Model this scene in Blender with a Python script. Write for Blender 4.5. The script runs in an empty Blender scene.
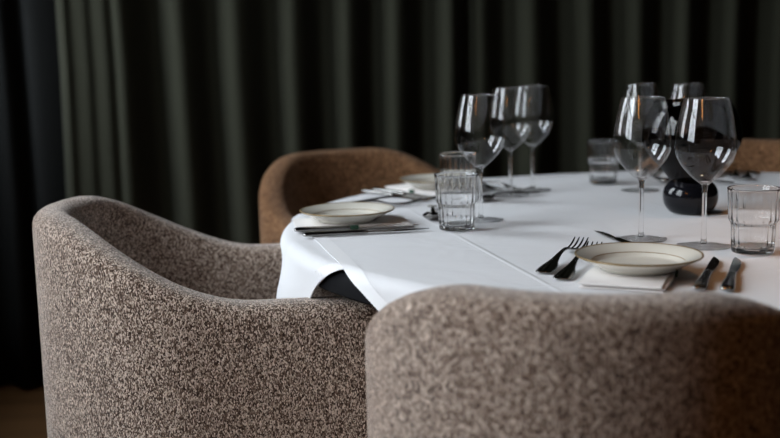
import bpy, bmesh, math, random
from mathutils import Vector, Matrix
random.seed(7)
C = bpy.context.scene.collection
sc = bpy.context.scene
R = math.radians

# ------------------------------------------------------------------ camera
ZT = 0.74                      # height of the laid table surface
CAM_H, PITCH, ROLL, FPX = ZT + 0.2996, R(8.787), R(-1.3), 1083.0
cam_d = bpy.data.cameras.new('camera')
cam = bpy.data.objects.new('camera', cam_d)
C.objects.link(cam)
sc.camera = cam
cam_d.sensor_width = 36
cam_d.lens = 36 * FPX / 780
cam_d.clip_start = 0.02
cam.matrix_world = Matrix.Translation((0, 0, CAM_H)) @ Matrix.Rotation(math.pi / 2 - PITCH, 4, 'X') @ Matrix.Rotation(ROLL, 4, 'Z')
cam_d.dof.use_dof = True
cam_d.dof.focus_distance = 1.62
cam_d.dof.aperture_fstop = 2.9

def bp(x, y, z=0.0):
    """pixel -> point on the horizontal plane z above the table surface"""
    X, Y = x - 390, y - 219
    u = (X * math.cos(ROLL) + Y * math.sin(ROLL)) / FPX
    v = (-X * math.sin(ROLL) + Y * math.cos(ROLL)) / FPX
    c, s = math.cos(PITCH), math.sin(PITCH)
    t = (z + ZT - CAM_H) / (-(s + v * c))
    return Vector((u * t, (c - v * s) * t, z + ZT))

# ------------------------------------------------------------------ world, light, exposure
w = bpy.data.worlds.new('overcast_sky')
sc.world = w
w.use_nodes = True
bg = w.node_tree.nodes['Background']
bg.inputs[0].default_value = (0.87, 0.93, 1.0, 1)
SKY = 27.0                     # overcast sky: zenith three times the horizon, dull ground below
nt = w.node_tree
wt = nt.nodes.new('ShaderNodeTexCoord'); ws = nt.nodes.new('ShaderNodeSeparateXYZ')
wr = nt.nodes.new('ShaderNodeMapRange')
wr.inputs['From Min'].default_value = 0.0; wr.inputs['From Max'].default_value = 1.0
wr.inputs['To Min'].default_value = SKY / 3; wr.inputs['To Max'].default_value = SKY
wg_ = nt.nodes.new('ShaderNodeMapRange')
wg_.inputs['From Min'].default_value = -0.03; wg_.inputs['From Max'].default_value = 0.03
wg_.inputs['To Min'].default_value = 0.35; wg_.inputs['To Max'].default_value = 1.0
wm = nt.nodes.new('ShaderNodeMath'); wm.operation = 'MULTIPLY'
nt.links.new(wt.outputs['Generated'], ws.inputs[0])
nt.links.new(ws.outputs['Z'], wr.inputs['Value']); nt.links.new(ws.outputs['Z'], wg_.inputs['Value'])
nt.links.new(wr.outputs[0], wm.inputs[0]); nt.links.new(wg_.outputs[0], wm.inputs[1])
nt.links.new(wm.outputs[0], bg.inputs[1])
sc.view_settings.view_transform = 'Standard'
sc.view_settings.look = 'None'
sc.view_settings.gamma = 1.0
sc.view_settings.use_curve_mapping = False
sc.view_settings.exposure = 0.0
sc.cycles.max_bounces = 14
sc.cycles.transparent_max_bounces = 24
sc.cycles.transmission_bounces = 12
sc.cycles.sample_clamp_indirect = 6.0
sc.cycles.use_denoising = True

RX0, RX1, RY0, RY1, RZ = -1.55, 3.4, -3.0, 3.42, 2.9      # room
WINS = [(0.35, 1.50), (2.30, 3.15)]           # windows along wall_left (y from, y to)
WZ0, WZ1 = 1.00, 2.85
for i, (a, b) in enumerate(WINS):                        # portals: guide the sky light in through the windows
    ld = bpy.data.lights.new('window_portal', 'AREA')
    ld.shape = 'RECTANGLE'; ld.size = WZ1 - WZ0; ld.size_y = b - a
    ld.cycles.is_portal = True
    lo = bpy.data.objects.new('window_portal', ld)
    C.objects.link(lo)
    lo.location = (RX0 - 0.09, (a + b) / 2, (WZ0 + WZ1) / 2)
    lo.rotation_euler = (0, R(-90), 0)

# ------------------------------------------------------------------ helpers
def link(o, parent=None):
    C.objects.link(o)
    if parent is not None:
        o.parent = parent
    return o

def obj(name, bm, mt, parent=None, smooth=True, auto=None):
    me = bpy.data.meshes.new(name)
    bmesh.ops.recalc_face_normals(bm, faces=bm.faces)
    bm.to_mesh(me); bm.free()
    if smooth:
        me.polygons.foreach_set('use_smooth', [True] * len(me.polygons))
        if auto is not None:
            me.set_sharp_from_angle(angle=R(auto))
    me.materials.append(mt)
    return link(bpy.data.objects.new(name, me), parent)

def thing(name, label, cat, loc=(0, 0, 0), rz=0.0, group=None):
    o = bpy.data.objects.new(name, None)
    C.objects.link(o)
    o.empty_display_size = 0.05
    o.location = loc; o.rotation_euler = (0, 0, rz)
    o['label'] = label; o['category'] = cat
    if group: o['group'] = group
    return o

def dup(root, loc, rz, label):
    r = root.copy(); C.objects.link(r)
    r.location = loc; r.rotation_euler = (0, 0, rz); r['label'] = label
    for ch in list(root.children):
        c = ch.copy(); C.objects.link(c); c.parent = r
        for g in list(ch.children):
            d = g.copy(); C.objects.link(d); d.parent = c
    return r

def struct(o):
    o['kind'] = 'structure'
    return o

def box(bm, x0, x1, y0, y1, z0, z1, bev=0.0):
    r = bmesh.ops.create_cube(bm, size=1)
    for v in r['verts']:
        v.co = Vector(((x0 + x1) / 2 + v.co.x * (x1 - x0), (y0 + y1) / 2 + v.co.y * (y1 - y0), (z0 + z1) / 2 + v.co.z * (z1 - z0)))
    if bev:
        es = list({e for v in r['verts'] for e in v.link_edges})
        bmesh.ops.bevel(bm, geom=es, offset=bev, segments=2, profile=0.5, affect='EDGES')

def lathe(bm, prof, n=48, close=False):
    """revolve (r, z) points; r == 0 ends become poles; close joins last to first"""
    rings = []
    for r, z in prof:
        if r < 1e-6:
            rings.append([bm.verts.new((0, 0, z))])
        else:
            rings.append([bm.verts.new((r * math.cos(2 * math.pi * k / n), r * math.sin(2 * math.pi * k / n), z)) for k in range(n)])
    pairs = list(zip(rings, rings[1:]))
    if close: pairs.append((rings[-1], rings[0]))
    for A, B in pairs:
        for k in range(n):
            k2 = (k + 1) % n
            if len(A) == 1 and len(B) == 1: continue
            if len(A) == 1: bm.faces.new((A[0], B[k], B[k2]))
            elif len(B) == 1: bm.faces.new((A[k], A[k2], B[0]))
            else: bm.faces.new((A[k], A[k2], B[k2], B[k]))

def loft(bm, secs, closed_sec=True, cap=True):
    rows = [[bm.verts.new(p) for p in s] for s in secs]
    n = len(rows[0])
    for A, B in zip(rows, rows[1:]):
        for k in range(n if closed_sec else n - 1):
            k2 = (k + 1) % n
            bm.faces.new((A[k], A[k2], B[k2], B[k]))
    if cap and closed_sec:
        bm.faces.new(rows[0]); bm.faces.new(rows[-1])
    return rows

def smooth_curve(pts, n=6):
    """Catmull-Rom through tuples of any length"""
    out = []
    P = [pts[0]] + list(pts) + [pts[-1]]
    for i in range(1, len(P) - 2):
        for k in range(n):
            t = k / n
            out.append(tuple(0.5 * (2 * b + (c - a) * t + (2 * a - 5 * b + 4 * c - d) * t * t + (3 * b - a - 3 * c + d) * t ** 3)
                             for a, b, c, d in zip(P[i - 1], P[i], P[i + 1], P[i + 2])))
    out.append(tuple(pts[-1]))
    return out

def sstep(a, b, x):
    t = min(1, max(0, (x - a) / (b - a)))
    return t * t * (3 - 2 * t)

# ------------------------------------------------------------------ materials
def mat(name, col=(0.5, 0.5, 0.5), rough=0.5, metal=0.0, **kw):
    m = bpy.data.materials.new(name); m.use_nodes = True
    b = m.node_tree.nodes['Principled BSDF']
    b.inputs['Base Color'].default_value = (*col, 1)
    b.inputs['Roughness'].default_value = rough
    b.inputs['Metallic'].default_value = metal
    for k, v in kw.items():
        b.inputs[k].default_value = v
    return m

def N(m, t, **kw):
    n = m.node_tree.nodes.new(t)
    for k, v in kw.items():
        if k in n.inputs: n.inputs[k].default_value = v
        else: setattr(n, k, v)
    return n

def L(m, a, ao, b, bi):
    m.node_tree.links.new(a.outputs[ao], b.inputs[bi])

def ramp(m, stops):
    n = N(m, 'ShaderNodeValToRGB')
    e = n.color_ramp.elements
    while len(e) < len(stops): e.new(0.5)
    for q, (p, c) in zip(e, stops):
        q.position = p; q.color = (*c, 1)
    return n

def boucle(name, dark, mid, light, sheen=0.6):
    m = mat(name, rough=0.95)
    b = m.node_tree.nodes['Principled BSDF']
    b.inputs['Specular IOR Level'].default_value = 0.12
    b.inputs['Sheen Weight'].default_value = sheen
    b.inputs['Sheen Roughness'].default_value = 0.35
    b.inputs['Sheen Tint'].default_value = (1, 0.97, 0.94, 1)
    tc = N(m, 'ShaderNodeTexCoord'); mp = N(m, 'ShaderNodeMapping')
    mp.inputs['Scale'].default_value = (1, 1, 0.55)
    L(m, tc, 'Object', mp, 'Vector')
    n2 = N(m, 'ShaderNodeTexNoise', Scale=170.0, Detail=2.0)
    v1 = N(m, 'ShaderNodeTexVoronoi', Scale=700.0, Randomness=1.0)           # one cell per loop of yarn
    L(m, mp, 'Vector', n2, 'Vector'); L(m, mp, 'Vector', v1, 'Vector')
    sp = N(m, 'ShaderNodeSeparateColor'); L(m, v1, 'Color', sp, 'Color')
    mx = N(m, 'ShaderNodeMath', operation='MULTIPLY_ADD')
    mx.inputs[1].default_value = 0.5
    L(m, n2, 'Fac', mx, 0); L(m, sp, 'Red', mx, 2)
    r = ramp(m, [(0.24, dark), (0.48, mid), (0.76, light), (1.0, light)])
    hm = N(m, 'ShaderNodeMath', operation='MULTIPLY'); hm.inputs[1].default_value = 0.66
    L(m, mx, 0, hm, 0); L(m, hm, 0, r, 'Fac'); L(m, r, 'Color', b, 'Base Color')
    mx = v1
    bu = N(m, 'ShaderNodeBump', Strength=0.8, Distance=0.002)
    bu.invert = True
    L(m, v1, 'Distance', bu, 'Height'); L(m, bu, 'Normal', b, 'Normal')
    return m

M_chair = boucle('boucle_greige', (0.046, 0.027, 0.019), (0.185, 0.124, 0.092), (0.74, 0.61, 0.51))
M_chair_warm = boucle('boucle_warm_lit', (0.040, 0.017, 0.007), (0.135, 0.062, 0.027), (0.38, 0.21, 0.11), 0.08)  # same boucle with warm lamplight put into the colour, for the far chairs
M_seatf = boucle('boucle_seat', (0.050, 0.032, 0.024), (0.165, 0.118, 0.092), (0.55, 0.47, 0.40))
M_leg = mat('dark_oak', (0.035, 0.022, 0.014), 0.4)
M_table = mat('black_table', (0.004, 0.004, 0.005), 0.8, **{'Specular IOR Level': 0.1})

def linen(name, creases):
    m = mat(name, (0.67, 0.673, 0.69), 0.85)
    b = m.node_tree.nodes['Principled BSDF']
    b.inputs['Specular IOR Level'].default_value = 0.15
    b.inputs['Sheen Weight'].default_value = 0.2
    tc = N(m, 'ShaderNodeTexCoord')
    n1 = N(m, 'ShaderNodeTexNoise', Scale=7.0, Detail=3.0, Distortion=0.5)
    n2 = N(m, 'ShaderNodeTexNoise', Scale=700.0, Detail=1.0)
    L(m, tc, 'Object', n1, 'Vector'); L(m, tc, 'Object', n2, 'Vector')
    b0 = N(m, 'ShaderNodeBump', Strength=0.55, Distance=0.012)
    L(m, n1, 'Fac', b0, 'Height')
    mp = N(m, 'ShaderNodeMapping'); mp.inputs['Rotation'].default_value = (0, 0, -R(13.3))      # pressed fold lines of the laundered cloth
    L(m, tc, 'Object', mp, 'Vector')
    sx = N(m, 'ShaderNodeSeparateXYZ'); L(m, mp, 'Vector', sx, 'Vector')
    tot = None
    for ax in ('X', 'Y'):
        for off in (0.455, 0.0) if creases else ():
            a1 = N(m, 'ShaderNodeMath', operation='ABSOLUTE'); L(m, sx, ax, a1, 0)
            s1 = N(m, 'ShaderNodeMath', operation='SUBTRACT'); L(m, a1, 0, s1, 0); s1.inputs[1].default_value = off
            a2 = N(m, 'ShaderNodeMath', operation='ABSOLUTE'); L(m, s1, 0, a2, 0)
            mr = N(m, 'ShaderNodeMapRange', interpolation_type='SMOOTHSTEP')
            mr.inputs['From Min'].default_value = 0.0; mr.inputs['From Max'].default_value = 0.006
            mr.inputs['To Min'].default_value = 1.0; mr.inputs['To Max'].default_value = 0.0
            L(m, a2, 0, mr, 'Value')
            if tot is None: tot = mr
            else:
                ad = N(m, 'ShaderNodeMath', operation='MAXIMUM'); L(m, tot, 0, ad, 0); L(m, mr, 0, ad, 1); tot = ad
    b1 = N(m, 'ShaderNodeBump', Strength=0.6, Distance=0.0015)
    L(m, tot, 0, b1, 'Height'); L(m, b0, 'Normal', b1, 'Normal')
    b2 = N(m, 'ShaderNodeBump', Strength=0.25, Distance=0.0006)
    L(m, n2, 'Fac', b2, 'Height'); L(m, b1, 'Normal', b2, 'Normal')
    L(m, b2, 'Normal', b, 'Normal')
    return m

M_cloth = linen('white_linen', True)
M_hem = mat('hem_linen', (0.76, 0.76, 0.77), 0.9)
M_napkin = mat('napkin_linen', (0.80, 0.77, 0.75), 0.9)
M_tag = mat('green_tag', (0.012, 0.05, 0.025), 0.7)
M_china = mat('cream_china', (0.68, 0.655, 0.58), 0.14, **{'Coat Weight': 0.3})
M_band = mat('bronze_band', (0.23, 0.15, 0.055), 0.3, 0.3)
M_steel = mat('polished_steel', (0.27, 0.26, 0.25), 0.14, 1.0)
M_black = mat('black_glass', (0.006, 0.006, 0.008), 0.10, **{'Specular IOR Level': 0.35})

def thin_glass(name, tint=(1, 1, 1), boost=1.0):
    """thin blown wall: passes light straight on, mirrors by the angle"""
    m = bpy.data.materials.new(name); m.use_nodes = True
    nt = m.node_tree
    nt.nodes.remove(nt.nodes['Principled BSDF'])
    out = nt.nodes['Material Output']
    t = N(m, 'ShaderNodeBsdfTransparent'); t.inputs[0].default_value = (*tint, 1)
    g = N(m, 'ShaderNodeBsdfGlossy', Roughness=0.0); g.inputs[0].default_value = (1, 1, 1, 1)
    f = N(m, 'ShaderNodeLayerWeight', Blend=0.5)          # two-sided Schlick term
    po = N(m, 'ShaderNodeMath', operation='POWER'); po.inputs[1].default_value = 4.0
    L(m, f, 'Facing', po, 0)
    mu = N(m, 'ShaderNodeMath', operation='MULTIPLY_ADD'); mu.inputs[1].default_value = 0.75 * boost; mu.inputs[2].default_value = 0.058 * boost
    L(m, po, 0, mu, 0)
    mx = N(m, 'ShaderNodeMixShader')
    L(m, mu, 0, mx, 0); L(m, t, 0, mx, 1); L(m, g, 0, mx, 2); L(m, mx, 0, out, 'Surface')
    return m

M_bowl = thin_glass('thin_crystal', (0.985, 0.985, 0.985))
M_smoke = thin_glass('smoky_glass', (0.07, 0.036, 0.02), 0.35)
M_pane = thin_glass('window_glass', (0.95, 0.96, 0.96))
M_glass = mat('clear_glass', (1, 1, 1), 0.0, **{'Transmission Weight': 1.0, 'IOR': 1.5})

M_curt = mat('green_curtain', (0.0258, 0.0265, 0.0178), 0.95, **{'Sheen Weight': 0.03, 'Specular IOR Level': 0.1})
M_curt2 = mat('charcoal_curtain', (0.0080, 0.0085, 0.0083), 0.95, **{'Specular IOR Level': 0.1})
for m in (M_curt, M_curt2):
    tc = N(m, 'ShaderNodeTexCoord')
    n1 = N(m, 'ShaderNodeTexNoise', Scale=420.0, Detail=1.0)
    L(m, tc, 'Object', n1, 'Vector')
    bu = N(m, 'ShaderNodeBump', Strength=0.5, Distance=0.002)
    L(m, n1, 'Fac', bu, 'Height'); L(m, bu, 'Normal', m.node_tree.nodes['Principled BSDF'], 'Normal')

def wood(name, a, b_):
    m = mat(name, rough=0.38)
    b = m.node_tree.nodes['Principled BSDF']
    tc = N(m, 'ShaderNodeTexCoord'); mp = N(m, 'ShaderNodeMapping'); mp.inputs['Scale'].default_value = (1.2, 22, 8)
    oi = N(m, 'ShaderNodeObjectInfo')
    L(m, tc, 'Object', mp, 'Vector'); L(m, oi, 'Location', mp, 'Location')
    n = N(m, 'ShaderNodeTexNoise', Scale=2.5, Detail=5.0, Distortion=0.8)
    L(m, mp, 'Vector', n, 'Vector')
    r = ramp(m, [(0.3, a), (0.7, b_)])
    L(m, n, 'Fac', r, 'Fac'); L(m, r, 'Color', b, 'Base Color')
    return m

M_floor = wood('oak_floor', (0.075, 0.036, 0.014), (0.15, 0.078, 0.03))
M_wall = mat('dark_plaster', (0.03, 0.029, 0.028), 0.9)
M_walld = mat('dark_panelling', (0.012, 0.010, 0.009), 0.7)
M_ceil = mat('dark_ceiling', (0.014, 0.013, 0.012), 0.9)
M_frame = mat('window_frame', (0.05, 0.05, 0.05), 0.5)
M_brass = mat('brass', (0.55, 0.32, 0.12), 0.25, 1.0)
M_cord = mat('black_cord', (0.01, 0.01, 0.01), 0.6)

def emit(name, col, s):
    m = bpy.data.materials.new(name); m.use_nodes = True
    b = m.node_tree.nodes['Principled BSDF']
    b.inputs['Base Color'].default_value = (*col, 1)
    b.inputs['Emission Color'].default_value = (*col, 1)
    b.inputs['Emission Strength'].default_value = s
    return m
M_bulb = emit('warm_bulb', (1.0, 0.40, 0.10), 24.0)

# ------------------------------------------------------------------ room
bm = bmesh.new(); box(bm, RX0 - 0.3, RX1 + 0.2, RY0 - 0.2, RY1 + 0.2, -0.12, -0.02)
floor = struct(obj('floor', bm, M_floor, smooth=False))
pw, plank_me = 0.15, None
y = RY0 - 0.1; k = 0
while y < RY1 + 0.05:
    for h in range(2):
        xs = (RX0 - 0.2, RX1 + 0.1)
        mid = xs[0] + (xs[1] - xs[0]) * (0.35 + 0.3 * ((k * 0.618) % 1))
        if plank_me is None:
            bm = bmesh.new(); box(bm, 0, 1, 0.0012, pw - 0.0012, -0.02, 0, 0.0)
            p = obj('plank', bm, M_floor, floor, smooth=False); plank_me = p.data
        else:
            p = link(bpy.data.objects.new('plank', plank_me), floor)
        a, b = ((xs[0], mid - 0.0012) if h == 0 else (mid + 0.0012, xs[1]))
        p.location = (a, y, 0); p.scale = (b - a, 1, 1)
    y += pw; k += 1

bm = bmesh.new(); box(bm, RX0 - 0.3, RX1 + 0.2, RY0 - 0.2, RY1 + 0.2, RZ, RZ + 0.1)
struct(obj('ceiling', bm, M_ceil, smooth=False))
bm = bmesh.new(); box(bm, RX0 - 0.3, RX1 + 0.2, RY1, RY1 + 0.1, -0.02, RZ)
struct(obj('wall_back', bm, M_walld, smooth=False))
bm = bmesh.new(); box(bm, RX0 - 0.3, RX1 + 0.2, RY0 - 0.1, RY0, -0.02, RZ)
struct(obj('wall_front', bm, M_walld, smooth=False))
bm = bmesh.new(); box(bm, RX1, RX1 + 0.1, RY0, RY1, -0.02, RZ)
struct(obj('wall_right', bm, M_walld, smooth=False))
bm = bmesh.new()
xa, xb = RX0 - 0.08, RX0
box(bm, xa, xb, RY0, RY1, -0.02, WZ0); box(bm, xa, xb, RY0, RY1, WZ1, RZ)
ys = [RY0] + [q for ab in WINS for q in ab] + [RY1]
for i in range(0, len(ys), 2): box(bm, xa, xb, ys[i], ys[i + 1], WZ0, WZ1)
struct(obj('wall_left', bm, M_wall, smooth=False))
for i, (a, b) in enumerate(WINS):
    bm = bmesh.new(); f = 0.05; x0, x1 = RX0 - 0.065, RX0 - 0.015
    box(bm, x0, x1, a, a + f, WZ0, WZ1); box(bm, x0, x1, b - f, b, WZ0, WZ1)
    box(bm, x0, x1, a + f, b - f, WZ0, WZ0 + f); box(bm, x0, x1, a + f, b - f, WZ1 - f, WZ1)
    wo = struct(obj('window_%d' % (i + 1), bm, M_frame, smooth=False))
    m_ = (a + b) / 2; zr = [WZ0 + f, WZ0 + 0.62, WZ0 + 1.24, WZ1 - f]
    bm = bmesh.new(); box(bm, x0 + .01, x1 - .01, m_ - .018, m_ + .018, WZ0 + f, WZ1 - f)
    obj('mullion', bm, M_frame, wo, smooth=False)
    for zz in zr[1:3]:
        for (p, q) in ((a + f, m_ - .018), (m_ + .018, b - f)):
            bm = bmesh.new(); box(bm, x0 + .01, x1 - .01, p, q, zz - .016, zz + .016); obj('glazing_bar', bm, M_frame, wo, smooth=False)
    for j in range(3):
        for (p, q) in ((a + f, m_ - .018), (m_ + .018, b - f)):
            zlo = zr[j] + (0.016 if j else 0); zhi = zr[j + 1] - (0.016 if j < 2 else 0)
            bm = bmesh.new(); box(bm, RX0 - 0.042, RX0 - 0.038, p, q, zlo, zhi)
            obj('pane', bm, M_pane, wo, smooth=False)

# ------------------------------------------------------------------ curtains
CY = 3.24
def curtain(name, label, mt, ridges, x_left, x_right, y0, amp, seed):
    """ridges: list of (x, depth) fold crests; a pleated sheet hung floor to ceiling"""
    rnd = random.Random(seed)
    pts = []                        # crest, valley, crest...
    pts.append((x_left, y0 + 0.0))
    for i, (x, dp) in enumerate(ridges):
        if i:
            px = ridges[i - 1][0]
            gap = x - px
            q = 0.5 + 0.08 * rnd.random(); dv = 0.9 + 0.2 * rnd.random()
            if gap < 0.075: dv = -0.62                       # broad flat fold
            pts.append((px + gap * q, y0 + amp * dv))
        pts.append((x + 0.010, y0 - dp * amp))
    pts.append((x_right, y0 + 0.3 * amp))
    path = smooth_curve(pts, 6)
    zs = [0.015, 0.25, 0.6, 1.0, 1.4, 1.8, 2.2, 2.6, 2.86]
    secs = []
    for z in zs:
        t = z / 2.86
        row = []
        for j, (x, y) in enumerate(path):
            q = 1.10 - 0.25 * t
            row.append((x + 0.006 * math.sin(3.1 * z + x * 5 + seed), y0 + (y - y0) * q + 0.006 * math.sin(x * 9 + z * 2.3), z))
        secs.append(row)
    bm = bmesh.new()
    loft(bm, secs, closed_sec=False, cap=False)
    o = obj(name, bm, mt)
    s = o.modifiers.new('thickness', 'SOLIDIFY'); s.thickness = 0.004; s.offset = 0
    o['label'] = label; o['category'] = 'curtain'
    return o
def cx(px, py=60, Y=CY):
    """world x of a curtain point seen at this pixel"""
    u = ((px - 390) * math.cos(ROLL) + (py - 219) * math.sin(ROLL)) / FPX
    v = (-(px - 390) * math.sin(ROLL) + (py - 219) * math.cos(ROLL)) / FPX
    return u * Y / (math.cos(PITCH) - v * math.sin(PITCH))
crests = [(64, .8), (84, .78), (104, .85), (124, 1.0), (181, .95), (238, .95), (294, .95), (347, .9), (394, .9), (446, .9), (476, .55), (527, .9), (584, .95), (634, .85), (681, .9), (728, .9), (775, .9), (822, .9), (870, .9), (918, .9), (966, .9), (1020, .9)]
main = curtain('curtain', 'wide pleated grey-green curtain hanging behind the whole table', M_curt,
               [(cx(p), d) for p, d in crests], cx(58), cx(1060), CY, 0.045, 3)
left = curtain('curtain', 'narrow charcoal curtain at the left edge, beside the green curtain', M_curt2,
               [(cx(-60), .6), (cx(-10), .6), (cx(24), .7)], cx(-120), cx(66), CY + 0.085, 0.035, 5)
bm = bmesh.new()
bmesh.ops.create_cone(bm, cap_ends=True, segments=12, radius1=0.015, radius2=0.015, depth=4.9, matrix=Matrix.Translation((0.6, CY + 0.03, 2.875)) @ Matrix.Rotation(R(90), 4, 'Y'))
o = obj('curtain_rail', bm, M_frame); o['label'] = 'dark rail under the ceiling carrying the curtains'; o['category'] = 'curtain rail'

# ------------------------------------------------------------------ barrel chairs
def make_chair(label, loc, rz):
    """faces local +x; origin under the middle of the round back, on the floor"""
    t = thing('barrel_chair', label, 'chair', loc, rz, 'boucle barrel chairs around the table')
    TH, RO, LA = 0.064, 0.277, 0.255
    rc = RO - TH / 2
    # path stations: (x, y, nx, ny, s)
    st = []
    nb, na = 40, 14
    for i in range(-nb, nb + 1):
        ph = math.pi / 2 * i / nb
        st.append((-rc * math.cos(ph), rc * math.sin(ph), -math.cos(ph), math.sin(ph), abs(rc * ph), 1, 1))
    half = rc * math.pi / 2
    for sg in (-1, 1):
        arm = []
        for i in range(1, na + 1):
            x = LA * i / na
            arm.append((x, sg * rc, 0, sg, half + x, 1, 1))
        for a in (20, 40, 58, 72, 82, 88):
            arm.append((LA + 0.028 * math.sin(R(a)), sg * rc, 0, sg, half + LA, math.cos(R(a)), 1 - 0.018 * (1 - math.cos(R(a)))))
        st = st + arm if sg == 1 else arm[::-1] + st
    secs = []
    for x, y, nx, ny, s, ts, hs in st:
        zt = 0.797 - 0.124 * sstep(0.109, 0.472, s)
        zt *= hs
        h = TH / 2 * ts
        prof = [(h * 0.80, 0.15), (h, 0.165)]
        for q in range(1, 7): prof.append((h, 0.165 + (zt - 0.03 - 0.165) * q / 6))
        for a in range(15, 180, 15):
            ca, sa = math.cos(R(a)), math.sin(R(a))
            prof.append((h * math.copysign(abs(ca) ** 0.8, ca), zt - 0.03 + 0.03 * sa ** 0.8))
        for q in range(0, 4): prof.append((-h, zt - 0.03 - (zt - 0.03 - 0.36) * q / 3))
        prof += [(-h, 0.165), (-h * 0.8, 0.15)]
        lean = lambda z: 0.0 * max(0, (z - 0.4)) / 0.4 * sstep(0.5, 0.0, s)
        secs.append([(x + nx * (n + lean(z)), y + ny * (n + lean(z)), z) for n, z in prof])
    bm = bmesh.new(); loft(bm, secs)
    obj('back_shell', bm, M_chair, t, auto=60)
    # seat cushion with a domed top, D-shaped plan
    ri = RO - TH - 0.002
    plan = [(-ri * math.cos(R(a)), ri * math.sin(R(a))) for a in range(-90, 91, 6)]
    plan = plan + [(0.10, ri), (0.18, ri)] + [(0.25 + 0.03 * math.sin(R(a)), ri - 0.03 + 0.03 * math.cos(R(a))) for a in (0, 30, 60, 90)] + \
        [(0.295, 0.12), (0.30, 0), (0.295, -0.12)] + [(0.25 + 0.03 * math.cos(R(a)), -ri + 0.03 - 0.03 * math.sin(R(a))) for a in (0, 30, 60, 90)] + [(0.18, -ri), (0.10, -ri)]
    bm = bmesh.new()
    secs = []
    for sc_, z in ((0.93, 0.325), (0.985, 0.335), (1, 0.36), (1, 0.42), (0.985, 0.445), (0.94, 0.458), (0.7, 0.468), (0.3, 0.474)):
        secs.append([(0.06 + (x - 0.06) * sc_, y * sc_, z) for x, y in plan])
    loft(bm, secs); obj('seat', bm, M_seatf, t, auto=70)
    bm = bmesh.new()
    loft(bm, [[(0.05 + (x - 0.05) * k_, y * k_, z) for x, y in plan] for k_, z in ((0.95, 0.16), (0.97, 0.17), (0.97, 0.322))])
    obj('seat_base', bm, M_chair, t, auto=50)
    for lx, ly in ((0.20, 0.16), (0.20, -0.16), (-0.14, 0.15), (-0.14, -0.15)):
        bm = bmesh.new()
        secs = []
        for r_, z, o_ in ((0.011, 0.0, 0.02), (0.013, 0.03, 0.017), (0.02, 0.165, 0.0)):
            secs.append([(lx + math.copysign(o_, lx) + r_ * math.cos(a * math.pi / 6), ly + math.copysign(o_, ly) + r_ * math.sin(a * math.pi / 6), z) for a in range(12)])
        loft(bm, secs); obj('leg', bm, M_leg, t, auto=50)
    return t

TC = Vector((0.54, 1.90, 0))
chair = make_chair('greige boucle barrel chair at the left, seen from its side, in sharp focus', (-0.320, 1.830, 0), R(6))
dup(chair, (0.243, 1.287, 0), R(76), 'boucle barrel chair in the foreground, its blurred back turned to the viewer')
b1 = dup(chair, (-0.028, 2.52, 0), R(-62), 'brown boucle barrel chair behind the table\'s left side, before the curtain')
b2 = dup(chair, (0.82, 2.56, 0), R(-112), 'boucle barrel chair, warm light tinted into its fabric, at the far right, mostly hidden behind the black vase')
for q in (b1, b2):  # far pair takes the fabric copy tinted for warm light
    for ch in q.children:
        if not ch.name.startswith('leg'):
            ch.material_slots[0].link = 'OBJECT'; ch.material_slots[0].material = M_chair_warm

# ------------------------------------------------------------------ table and cloths
TR = 0.732
t = thing('round_table', 'black round pedestal table hidden under two white cloths', 'table', (TC.x, TC.y, 0))
bm = bmesh.new()
lathe(bm, [(0, ZT - 0.047), (TR - 0.014, ZT - 0.047), (TR - 0.006, ZT - 0.042), (TR - 0.005, ZT - 0.023), (TR - 0.010, ZT - 0.012), (TR - 0.021, ZT - 0.006), (0, ZT - 0.0055)], 96)
obj('tabletop', bm, M_table, t, auto=40)
bm = bmesh.new()
lathe(bm, [(0, 0.03), (0.06, 0.03), (0.055, 0.08), (0.045, 0.2), (0.045, 0.6), (0.07, 0.66), (0.16, 0.682), (0.16, ZT - 0.0472), (0, ZT - 0.0472)], 32)
obj('pedestal', bm, M_table, t, auto=40)
bm = bmesh.new()
lathe(bm, [(0, 0), (0.27, 0), (0.275, 0.006), (0.27, 0.014), (0.10, 0.026), (0.06, 0.034), (0, 0.034)], 48)
obj('foot_plate', bm, M_table, t, auto=40)

def cloth_point(th, l, R0, z0, fold, flare):
    """flat cloth polar (angle, length) -> draped point; drapes over a rim of radius R0"""
    rr = 0.020
    Rf = R0 - rr
    if l <= Rf:
        r, z = l, z0
    else:
        e = l - Rf
        arc = rr * math.pi / 2
        if e < arc:
            r = Rf + rr * math.sin(e / rr); z = z0 - rr * (1 - math.cos(e / rr))
        else:
            d = e - arc
            r = R0 + d * flare + fold(th, d); z = z0 - rr - d * math.sqrt(max(0.1, 1 - flare * flare))
    return (r * math.cos(th), r * math.sin(th), z)

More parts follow.
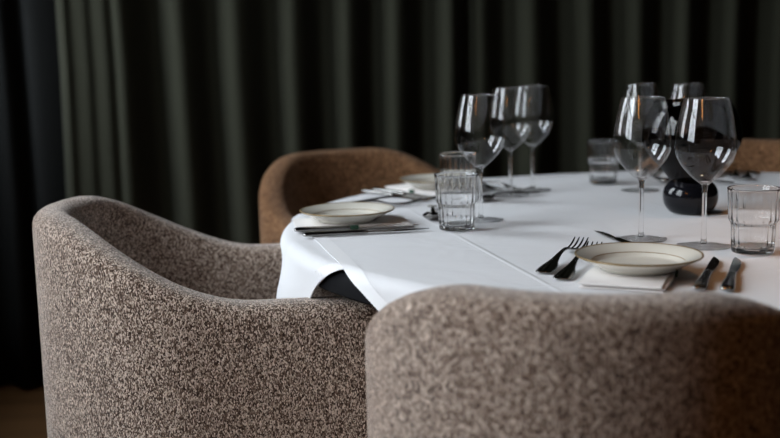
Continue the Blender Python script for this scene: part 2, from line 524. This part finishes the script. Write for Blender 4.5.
def square_cloth(pa, pb, phi, R0, z0, fold, flare, inset=0.0, nth=420, rings=None):
    bm = bmesh.new()
    def lmax(th):
        d = th - phi
        return 1 / max(abs(math.cos(d)) / pa, abs(math.sin(d)) / pb)
    rows = []
    NR = 46
    for i in range(NR + 1):
        row = []
        for k in range(nth):
            th = phi + 2 * math.pi * k / nth
            lm = lmax(th)
            Rf = R0 - 0.03
            if lm <= Rf: l = lm * i / NR
            else:
                l = Rf * i / 20 if i <= 20 else Rf + (lm - Rf) * (i - 20) / (NR - 20)
            row.append(bm.verts.new(cloth_point(th, l, R0, z0, fold, flare)) if i else None)
        rows.append(row)
    ctr = bm.verts.new((0, 0, z0))
    for k in range(nth):
        k2 = (k + 1) % nth
        bm.faces.new((ctr, rows[1][k], rows[1][k2]))
        for i in range(1, NR):
            bm.faces.new((rows[i][k], rows[i][k2], rows[i + 1][k2], rows[i + 1][k]))
    # the stitched hem: a band along the edge, lying proud
    hb = bmesh.new()
    hw = 0.022
    prev = None
    for k in range(nth * 4 + 1):
        th = phi + 2 * math.pi * k / (nth * 4)
        lm = lmax(th)
        rib = 0.0007 + 0.0013 * (k % 2)
        row = []
        for j in range(5):
            l = lm - hw + (hw + 0.0006) * j / 4
            P = Vector(cloth_point(th, l, R0, z0, fold, flare))
            Q = Vector(cloth_point(th, l + 0.001, R0, z0, fold, flare)) - P
            nrm = Q.normalized().cross(Vector((-math.sin(th), math.cos(th), 0)))
            row.append(hb.verts.new(P + nrm * -rib if nrm.z < 0 or (nrm.x * math.cos(th) + nrm.y * math.sin(th)) < 0 else P + nrm * rib))
        if prev:
            for j in range(4): hb.faces.new((prev[j], prev[j + 1], row[j + 1], row[j]))
        prev = row
    return bm, hb

PHI1 = R(193.3)
def fold_low(th, d):
    s = math.sin(th * 15 + 0.6) * 0.6 + math.sin(th * 26 + 1.0) * 0.4
    return (0.009 * min(1.0, d / 0.06) + 0.12 * d) * s
def fold_top(th, d):
    s = math.sin(th * 12 + 0.3)
    return 0.07 * d * s
bm, hb = square_cloth(0.652, 0.76, PHI1 + math.pi / 4, TR, ZT - 0.002, fold_low, 0.03)
o = obj('tablecloth', bm, M_cloth); o.location = (TC.x, TC.y, 0)
o['label'] = 'white under-cloth whose long corner hangs at the left beside the side-on chair'; o['category'] = 'tablecloth'
sm = o.modifiers.new('thickness', 'SOLIDIFY'); sm.thickness = 0.0009; sm.offset = 0
h_ = obj('hem', hb, M_hem, o)
bm, hb = square_cloth(0.682, 0.682, PHI1, TR + 0.0025, ZT - 0.0005, fold_top, 0.06)
o = obj('table_topper', bm, M_cloth); o.location = (TC.x, TC.y, 0)
o['label'] = 'white square top cloth with ribbed hem, spread over the round table'; o['category'] = 'tablecloth'
sm = o.modifiers.new('thickness', 'SOLIDIFY'); sm.thickness = 0.0009; sm.offset = 0
h_ = obj('hem', hb, M_hem, o)

# ------------------------------------------------------------------ tableware builders
def make_wineglass(label, loc):
    t = thing('wine_glass', label, 'wine glass', loc, 0, 'stemmed wine glasses on the table')
    outer = smooth_curve([(0.0042, 0.094), (0.010, 0.0985), (0.0215, 0.1085), (0.0345, 0.124), (0.0425, 0.140), (0.0446, 0.153), (0.0435, 0.170), (0.0400, 0.193), (0.0360, 0.212), (0.0328, 0.225)], 5)
    bm = bmesh.new()
    lathe(bm, outer, 56)
    b = obj('bowl', bm, M_bowl, t)
    bm = bmesh.new()
    lathe(bm, [(0.0326, 0.2246), (0.0331, 0.2252), (0.0329, 0.2257), (0.0324, 0.2252)], 56, close=True)
    obj('rim', bm, M_glass, t)
    bm = bmesh.new()
    st = smooth_curve([(0.0055, 0.0045), (0.0042, 0.012), (0.0036, 0.03), (0.0034, 0.06), (0.0037, 0.085), (0.0055, 0.0955), (0.0085, 0.0995)], 5)
    lathe(bm, [(0, 0.0045)] + st + [(0.004, 0.0985), (0, 0.098)], 24)
    obj('stem', bm, M_glass, t)
    bm = bmesh.new()
    lathe(bm, [(0, 0.0046), (0.006, 0.0046), (0.014, 0.0032), (0.028, 0.0022), (0.0395, 0.0018), (0.0403, 0.0010), (0.0395, 0.0003), (0.02, 0.0006), (0, 0.0010)], 56)
    obj('foot', bm, M_bowl, t)
    t.scale = (1, 1, 0.98)
    return t

def make_tumbler(label, loc):
    t = thing('water_tumbler', label, 'tumbler', loc, 0, 'stepped water tumblers on the table')
    bm = bmesh.new()
    n = 96
    prof_o = [(0.0265, 0.0006), (0.0292, 0.0016), (0.0300, 0.004), (0.0308, 0.020), (0.0315, 0.041), (0.0322, 0.0445), (0.0347, 0.0480), (0.0352, 0.0500), (0.0355, 0.062), (0.0362, 0.078), (0.0370, 0.0905), (0.0374, 0.0936), (0.0371, 0.0945)]
    prof_i = [(0.0364, 0.0945), (0.0359, 0.0930), (0.0351, 0.0800), (0.0344, 0.062), (0.0340, 0.0515), (0.0326, 0.0490), (0.0303, 0.0455), (0.0298, 0.041), (0.0291, 0.022), (0.0282, 0.0115), (0.024, 0.0085), (0.012, 0.0078)]
    rings = []
    for inner, prof in ((0, prof_o), (1, prof_i)):
        for r, z in prof:
            rib = 0.0 if not inner else 0.0006
            if z > 0.088 or z < 0.010: rib = 0
            rings.append([bm.verts.new(((r + rib * math.cos(k * 2 * math.pi / n * 20)) * math.cos(2 * math.pi * k / n), (r + rib * math.cos(k * 2 * math.pi / n * 20)) * math.sin(2 * math.pi * k / n), z)) for k in range(n)])
    for A, B in zip(rings, rings[1:]):
        for k in range(n):
            k2 = (k + 1) % n
            bm.faces.new((A[k], A[k2], B[k2], B[k]))
    c0 = bm.verts.new((0, 0, 0.0014)); c1 = bm.verts.new((0, 0, 0.0076))
    for k in range(n):
        k2 = (k + 1) % n
        bm.faces.new((c0, rings[0][k2], rings[0][k])); bm.faces.new((c1, rings[-1][k], rings[-1][k2]))
    obj('tumbler_body', bm, M_glass, t)
    return t

def make_plate(label, loc):
    t = thing('side_plate', label, 'plate', loc, 0, 'cream side plates with banded rims')
    top = [(0, 0.0052), (0.030, 0.0053), (0.050, 0.0058), (0.0555, 0.0075), (0.062, 0.0118), (0.072, 0.0165), (0.0810, 0.0200)]
    bot = [(0.0825, 0.0204), (0.0829, 0.0196), (0.0820, 0.0183), (0.072, 0.0132), (0.060, 0.0070), (0.052, 0.0035), (0.0505, 0.0008), (0.0485, 0.0002), (0.046, 0.0012), (0.044, 0.0022), (0, 0.0024)]
    bm = bmesh.new()
    lathe(bm, smooth_curve(top, 4) + bot, 80)
    obj('dish', bm, M_china, t, auto=50)
    bm = bmesh.new()
    lathe(bm, [(0.0806, 0.01995), (0.0818, 0.0209), (0.0831, 0.0207), (0.0832, 0.0193), (0.0822, 0.0185)], 80)
    obj('rim_band', bm, M_band, t)
    bm = bmesh.new()
    lathe(bm, [(0.0596, 0.0100), (0.0600, 0.0108), (0.0608, 0.0113), (0.0614, 0.0111)], 80)
    obj('inner_band', bm, M_band, t)
    return t

def make_napkin(label, loc, rz):
    """folded napkin, long side along local x; three sheets folded over one another"""
    t = thing('folded_napkin', label, 'napkin', loc, rz, 'folded napkins under the plates')
    Lx, Ly = 0.195, 0.104
    for i in range(3):
        bm = bmesh.new()
        ox, oy = (0, 0.003, -0.002)[i], (0, -0.003, 0.002)[i]
        secs = []
        nx = 12
        z0 = 0.0003 + i * 0.0026
        for a in range(nx + 1):
            x = -Lx / 2 + Lx * a / nx + ox
            w_ = 0.0004 * math.sin(a * 1.3 + i)
            e = 0.0012 if a in (0, nx) else 0.0
            sec = []
            for q, (yy, zz) in enumerate(((-Ly / 2 + 0.001, 0.0), (-Ly / 2, 0.0008), (-Ly / 2 + 0.0008, 0.0022), (-Ly / 4, 0.0025), (0, 0.0025), (Ly / 4, 0.0025), (Ly / 2 - 0.0008, 0.0022), (Ly / 2, 0.0008), (Ly / 2 - 0.001, 0.0))):
                sec.append((x, yy + oy + 0.0008 * math.sin(a * 0.9 + i * 2), z0 + min(0.0025, zz) * (0.6 if e else 1) + (0 if zz == 0 else w_ * 0.2)))
            secs.append(sec)
        loft(bm, secs)
        obj('fold', bm, M_napkin, t, auto=50)
    bm = bmesh.new(); box(bm, -0.007, 0.007, -Ly / 2 - 0.0055, -Ly / 2 - 0.0032, 0.0015, 0.0088, 0.0005)
    tg = obj('woven_tag', bm, M_tag, t, auto=40); tg['label'] = 'small dark green tag'
    return t

def flat_sec(x, hw, z, th, n=10):
    return [(x, hw * math.cos(2 * math.pi * k / n), z + th * math.sin(2 * math.pi * k / n)) for k in range(n)]

def handle_mesh(bm, sections):
    loft(bm, [flat_sec(*s) for s in smooth_curve(sections, 4)])

def make_fork():
    t = thing('fork', '', 'fork', (0, 0, 0), 0, 'table forks')
    bm = bmesh.new()     # handle end at x = 0, tips at x = 0.2
    handle_mesh(bm, [(0.0, 0.0080, 0.0022, 0.0008), (0.004, 0.0120, 0.0026, 0.0016), (0.026, 0.0124, 0.0042, 0.0022), (0.052, 0.0066, 0.0075, 0.0024), (0.085, 0.0034, 0.0120, 0.0023), (0.110, 0.0034, 0.0125, 0.0022), (0.128, 0.0050, 0.0092, 0.0016)])
    obj('handle', bm, M_steel, t)
    bm = bmesh.new()
    handle_mesh(bm, [(0.126, 0.0046, 0.0096, 0.0015), (0.136, 0.0100, 0.0068, 0.0012), (0.146, 0.0122, 0.0046, 0.0011), (0.153, 0.0124, 0.0040, 0.0010)])
    hd = obj('neck', bm, M_steel, t)
    for k in range(4):
        y0 = (-1.5 + k) * 0.0068
        bm = bmesh.new()
        secs = [(0.151, 0.0021, 0.0041, 0.0009), (0.168, 0.0019, 0.0042, 0.0009), (0.185, 0.0016, 0.0075, 0.0008), (0.198, 0.0008, 0.0125, 0.0005)]
        loft(bm, [[(x, y0 + yy, zz) for x, yy, zz in flat_sec(*s, n=6)] for s in smooth_curve(secs, 3)])
        obj('tine', bm, M_steel, t)
    t.scale = (1.14, 1.0, 1.0)
    return t

def make_knife():
    t = thing('table_knife', '', 'knife', (0, 0, 0), 0, 'table knives')
    bm = bmesh.new()
    handle_mesh(bm, [(0.0, 0.0055, 0.0040, 0.0016), (0.005, 0.0088, 0.0045, 0.0036), (0.03, 0.0086, 0.0046, 0.0040), (0.07, 0.0066, 0.0044, 0.0036), (0.098, 0.0062, 0.0042, 0.0034), (0.108, 0.0050, 0.0040, 0.0026)])
    obj('handle', bm, M_steel, t)
    bm = bmesh.new()     # blade: spine on +y, belly on -y
    secs = []
    for x, yb, yt, th in smooth_curve([(0.104, -0.0045, 0.0048, 0.0016), (0.118, -0.0054, 0.0052, 0.0013), (0.15, -0.0072, 0.0052, 0.0011), (0.175, -0.0074, 0.0050, 0.0010), (0.195, -0.0048, 0.0046, 0.0009), (0.214, 0.0022, 0.0036, 0.0006)], 4):
        secs.append([(x, yt, 0.0034 - th), (x, yt, 0.0034 + th), (x, (yt + yb) / 2, 0.0034 + th * 0.8), (x, yb, 0.0034 + 0.0002), (x, yb, 0.0034 - 0.0002), (x, (yt + yb) / 2, 0.0034 - th * 0.8)])
    loft(bm, secs)
    obj('blade', bm, M_steel, t, auto=50)
    return t

def make_spoon():
    t = thing('dessert_spoon', '', 'spoon', (0, 0, 0), 0, 'dessert spoons laid above the plates')
    bm = bmesh.new()
    handle_mesh(bm, [(0.0, 0.0055, 0.0050, 0.0008), (0.004, 0.0095, 0.0055, 0.0015), (0.028, 0.0090, 0.0070, 0.0020), (0.055, 0.0050, 0.0100, 0.0022), (0.085, 0.0032, 0.0128, 0.0021), (0.108, 0.0034, 0.0128, 0.0020), (0.122, 0.0044, 0.0105, 0.0016)])
    obj('handle', bm, M_steel, t)
    bm = bmesh.new()
    secs = []
    nn = 14
    for a in range(13):
        u = a / 12
        x = 0.119 + 0.052 * u
        hw = 0.0175 * math.sin(math.pi * min(1, 0.08 + u * 0.90)) ** 0.62 * (1 - 0.12 * (u - 0.5)) + 0.0006
        edge = 0.0105 - 0.003 * math.sin(math.pi * u) + 0.002 * u
        dep = 0.0078 * math.sin(math.pi * (0.04 + 0.92 * u)) ** 0.8
        up = [(x, hw * math.cos(math.pi * k / nn), edge - dep * math.sin(math.pi * k / nn) + 0.0006) for k in range(nn + 1)]
        dn = [(x, (hw + 0.0005) * math.cos(math.pi * k / nn), edge - (dep + 0.0009) * math.sin(math.pi * k / nn)) for k in range(nn, -1, -1)]
        secs.append(up + dn)
    loft(bm, secs)
    obj('bowl', bm, M_steel, t, auto=60)
    return t

def make_vase():
    t = thing('black_vase', 'black footed glass vase with round bowl in the middle of the table', 'vase', bp(690, 213, 0))
    bm = bmesh.new()
    foot = smooth_curve([(0.028, 0.0005), (0.037, 0.004), (0.0455, 0.016), (0.0485, 0.030), (0.0465, 0.044), (0.040, 0.054), (0.035, 0.058)], 5)
    lathe(bm, [(0, 0.002)] + foot + [(0, 0.061)], 64)
    obj('foot', bm, M_black, t)
    bm = bmesh.new()
    body = smooth_curve([(0.034, 0.0575), (0.039, 0.064), (0.053, 0.082), (0.071, 0.102), (0.0830, 0.122), (0.0870, 0.142), (0.084, 0.162), (0.077, 0.180), (0.069, 0.194), (0.066, 0.202)], 5)
    lathe(bm, [(0, 0.0605)] + body, 72)
    obj('body', bm, M_smoke, t)
    return t

SINK = 0.0004
def on(p, dz=0.0): return Vector((p.x, p.y, ZT + 0.0008 + dz))

# ------------------------------------------------------------------ the four place settings
U = lambda a: Vector((math.cos(R(a)), math.sin(R(a)), 0))
def setting_frame(pl, head):
    u = U(head); r = Vector((u.y, -u.x, 0))
    return lambda a, b: Vector((pl.x, pl.y, 0)) + u * a + r * b
pN, hN = bp(638.5, 253, 0.03), 68
pL, hL = bp(347, 208.5, 0.03), 8
p3, h3 = bp(438, 177.5, 0.03), -52
p4, h4 = Vector((0.725, 2.535, ZT)), -112

plate = make_plate('cream side plate with bronze bands in the foreground, beside two forks', on(pN, 0.0085))
dup(plate, on(pL, 0.0085), 0, 'cream side plate at the table\'s left edge, behind two knives lying side-on')
dup(plate, on(p3, 0.0085), 0, 'blurred cream side plate by the warm-tinted chair, behind the left water tumblers')
dup(plate, on(p4, 0.0085), 0, 'cream side plate hidden behind the black vase')
fN, fL, f3, f4 = (setting_frame(p, h) for p, h in ((pN, hN), (pL, hL), (p3, h3), (p4, h4)))
nap = make_napkin('folded white napkin under the foreground plate', on(fN(-0.004, -0.006)), R(hN))
dup(nap, on(fL(0.006, 0.004)), R(hL), 'folded white napkin under the plate at the table\'s left edge')
dup(nap, on(f3(-0.01, 0.01)), R(h3), 'folded white napkin under the blurred plate by the warm-tinted chair')
dup(nap, on(f4(-0.01, 0.0)), R(h4), 'folded white napkin under the plate behind the black vase')

def place(o, a, b, label=None, z=0.0):
    """lay a piece with its handle end at a, pointing to b"""
    d = b - a
    o.location = on(a, z); o.rotation_euler = (0, 0, math.atan2(d.y, d.x))
    if label: o['label'] = label
def again(src, a, b, label, z=0.0):
    d = b - a
    return dup(src, on(a, z), math.atan2(d.y, d.x), label)
def toward(tip, head, ln): return tip - U(head) * ln

fork = make_fork(); place(fork, bp(543, 272.5, .003), bp(583, 235, .015), 'outer fork, left of the pair beside the foreground plate')
again(fork, bp(561, 279, .003), bp(597, 239, .015), 'inner fork, touching the foreground plate')
a = bp(409, 199.5, .012); again(fork, toward(a, hL + 6, .198), a, 'nearer fork with tines showing past the left-edge plate')
a = bp(430, 195.5, .012); again(fork, toward(a, hL + 6, .198), a, 'farther fork with tines showing past the left-edge plate')
for i, (p, q) in enumerate((((-.09, -.090), (.11, -.090)), ((-.06, -.122), (.14, -.118)))):
    again(fork, f3(*p), f3(*q), ('inner', 'outer')[i] + ' fork at the setting before the warm-tinted chair')
    again(fork, f4(*p), f4(*q), ('inner', 'outer')[i] + ' fork at the setting behind the black vase')

knife = make_knife(); place(knife, bp(699, 289, .004), bp(717, 256, .004), 'inner knife, right of the foreground plate')
again(knife, bp(727, 290, .004), bp(738, 256, .004), 'outer knife, rightmost of the pair beside the foreground plate')
again(knife, bp(294, 230.5, .004), bp(436, 224.5, .004), 'farther knife, against the napkin of the left-edge plate')
again(knife, bp(303, 235.5, .004), bp(434, 228.5, .004), 'nearer knife lying before the left-edge plate')
for i, b_ in enumerate((.092, .122)):
    again(knife, f3(-.107, b_), f3(.10, b_), ('inner', 'outer')[i] + ' knife at the setting before the warm-tinted chair')
    again(knife, f4(-.107, b_), f4(.10, b_), ('inner', 'outer')[i] + ' knife at the setting behind the black vase')

tip = bp(596.5, 230.5, .004); dr = (bp(650, 253.5, .004) - tip).normalized()
o = again(knife, tip + dr * .170, tip, 'butter knife with its pointed blade showing behind the foreground plate'); o.scale = (.8, .95, .9)
o.name = 'butter_knife'; o['group'] = 'butter knives'
spoon = make_spoon(); a = bp(433, 219, .006); place(spoon, a + U(88) * .171, a, 'dessert spoon with dark bowl beside the left near tumbler')
again(spoon, f3(.20, -.10), f3(.185, .07), 'blurred dessert spoon among the wine glasses before the warm-tinted chair')
again(spoon, f4(.21, -.10), f4(.20, .07), 'dessert spoon behind the black vase')

# ------------------------------------------------------------------ glassware
wg = make_wineglass('front wine glass directly behind the foreground plate', on(bp(641, 239.8, 0)))
for (x, y), lb in ((tuple(bp(703.5, 246.8, 0))[:2], 'wine glass between the foreground plate and the right tumbler'),
                   (tuple(bp(481, 220.6, 0))[:2], 'wine glass standing behind the left near tumbler, tallest of its trio'),
                   (tuple(bp(510.5, 196.2, 0))[:2], 'middle wine glass of the trio at the left'),
                   (tuple(bp(532.5, 190.7, 0))[:2], 'farthest wine glass of the trio at the left'),
                   (tuple(bp(641.5, 82.5, .225))[:2], 'blurred wine glass behind the front wine glass, left of the black vase'),
                   (tuple(bp(688, 82.5, .225))[:2], 'blurred wine glass behind the black vase')):
    dup(wg, on(Vector((x, y, 0))), 0.3, lb)
tb = make_tumbler('stepped water tumbler at the right, beside the foreground knives', on(bp(752.5, 253, 0)))
dup(tb, on(bp(457, 230, 0)), 0.1, 'stepped water tumbler in front of the left wine glass')
dup(tb, on(bp(458.5, 200.5, 0)), 0.2, 'blurred water tumbler behind the left near tumbler')
dup(tb, on(bp(603.5, 184, 0)), 0.3, 'blurred water tumbler left of the black vase')
make_vase()

# ------------------------------------------------------------------ linear pendant lamp of the room (seen in the glass)
def make_pendant(label, loc, ln, rz):
    t = thing('pendant_lamp', label, 'lamp', loc, rz)
    bm = bmesh.new()
    secs = [[(x, r_ * math.cos(a * math.pi / 8), r_ * math.sin(a * math.pi / 8)) for a in range(16)] for x, r_ in ((-ln / 2, .02), (-ln / 2 + .008, .03), (ln / 2 - .008, .03), (ln / 2, .02))]
    loft(bm, secs); obj('glowing_tube', bm, M_bulb, t, auto=50)
    for sx in (-1, 1):
        bm = bmesh.new()
        loft(bm, [[(sx * (ln / 2 + x), r_ * math.cos(a * math.pi / 8), r_ * math.sin(a * math.pi / 8)) for a in range(16)] for x, r_ in ((-.004, .032), (-.002, .034), (.05, .034), (.055, .03))])
        obj('end_cap', bm, M_brass, t, auto=50)
        bm = bmesh.new(); box(bm, sx * ln * .4 - .002, sx * ln * .4 + .002, -.002, .002, .03, RZ - loc[2] - .012)
        obj('cord', bm, M_cord, t, smooth=False)
    bm = bmesh.new(); box(bm, -ln * .45, ln * .45, -.03, .03, RZ - loc[2] - .03, RZ - loc[2] - .002, .004)
    obj('ceiling_plate', bm, M_brass, t, smooth=False)
    return t
make_pendant('long warm tube lamp hanging behind the viewer, mirrored in the wine glasses', (-1.0, -0.5, 1.95), 1.3, R(75))

def make_downlight(label, loc, power):
    t = thing('ceiling_downlight', label, 'lamp', loc)
    bm = bmesh.new(); lathe(bm, [(0.062, -0.012), (0.075, -0.012), (0.075, -0.001), (0.062, -0.001)], 32, close=True)
    obj('trim_ring', bm, M_brass, t, auto=40)
    bm = bmesh.new(); lathe(bm, [(0, -0.006), (0.060, -0.006), (0.060, -0.002), (0, -0.002)], 32)
    obj('lens', bm, M_bulb, t, auto=40)
    ld = bpy.data.lights.new('downlight_beam', 'SPOT'); ld.energy = power; ld.color = (1.0, 0.52, 0.24)
    ld.spot_size = R(40); ld.spot_blend = 1.0; ld.shadow_soft_size = 0.06
    lo = bpy.data.objects.new('downlight_beam', ld); C.objects.link(lo); lo.parent = t; lo.location = (0, 0, -0.02)
    return t
make_downlight('recessed warm ceiling spot over the right half of the table', (0.95, 1.50, RZ), 48)
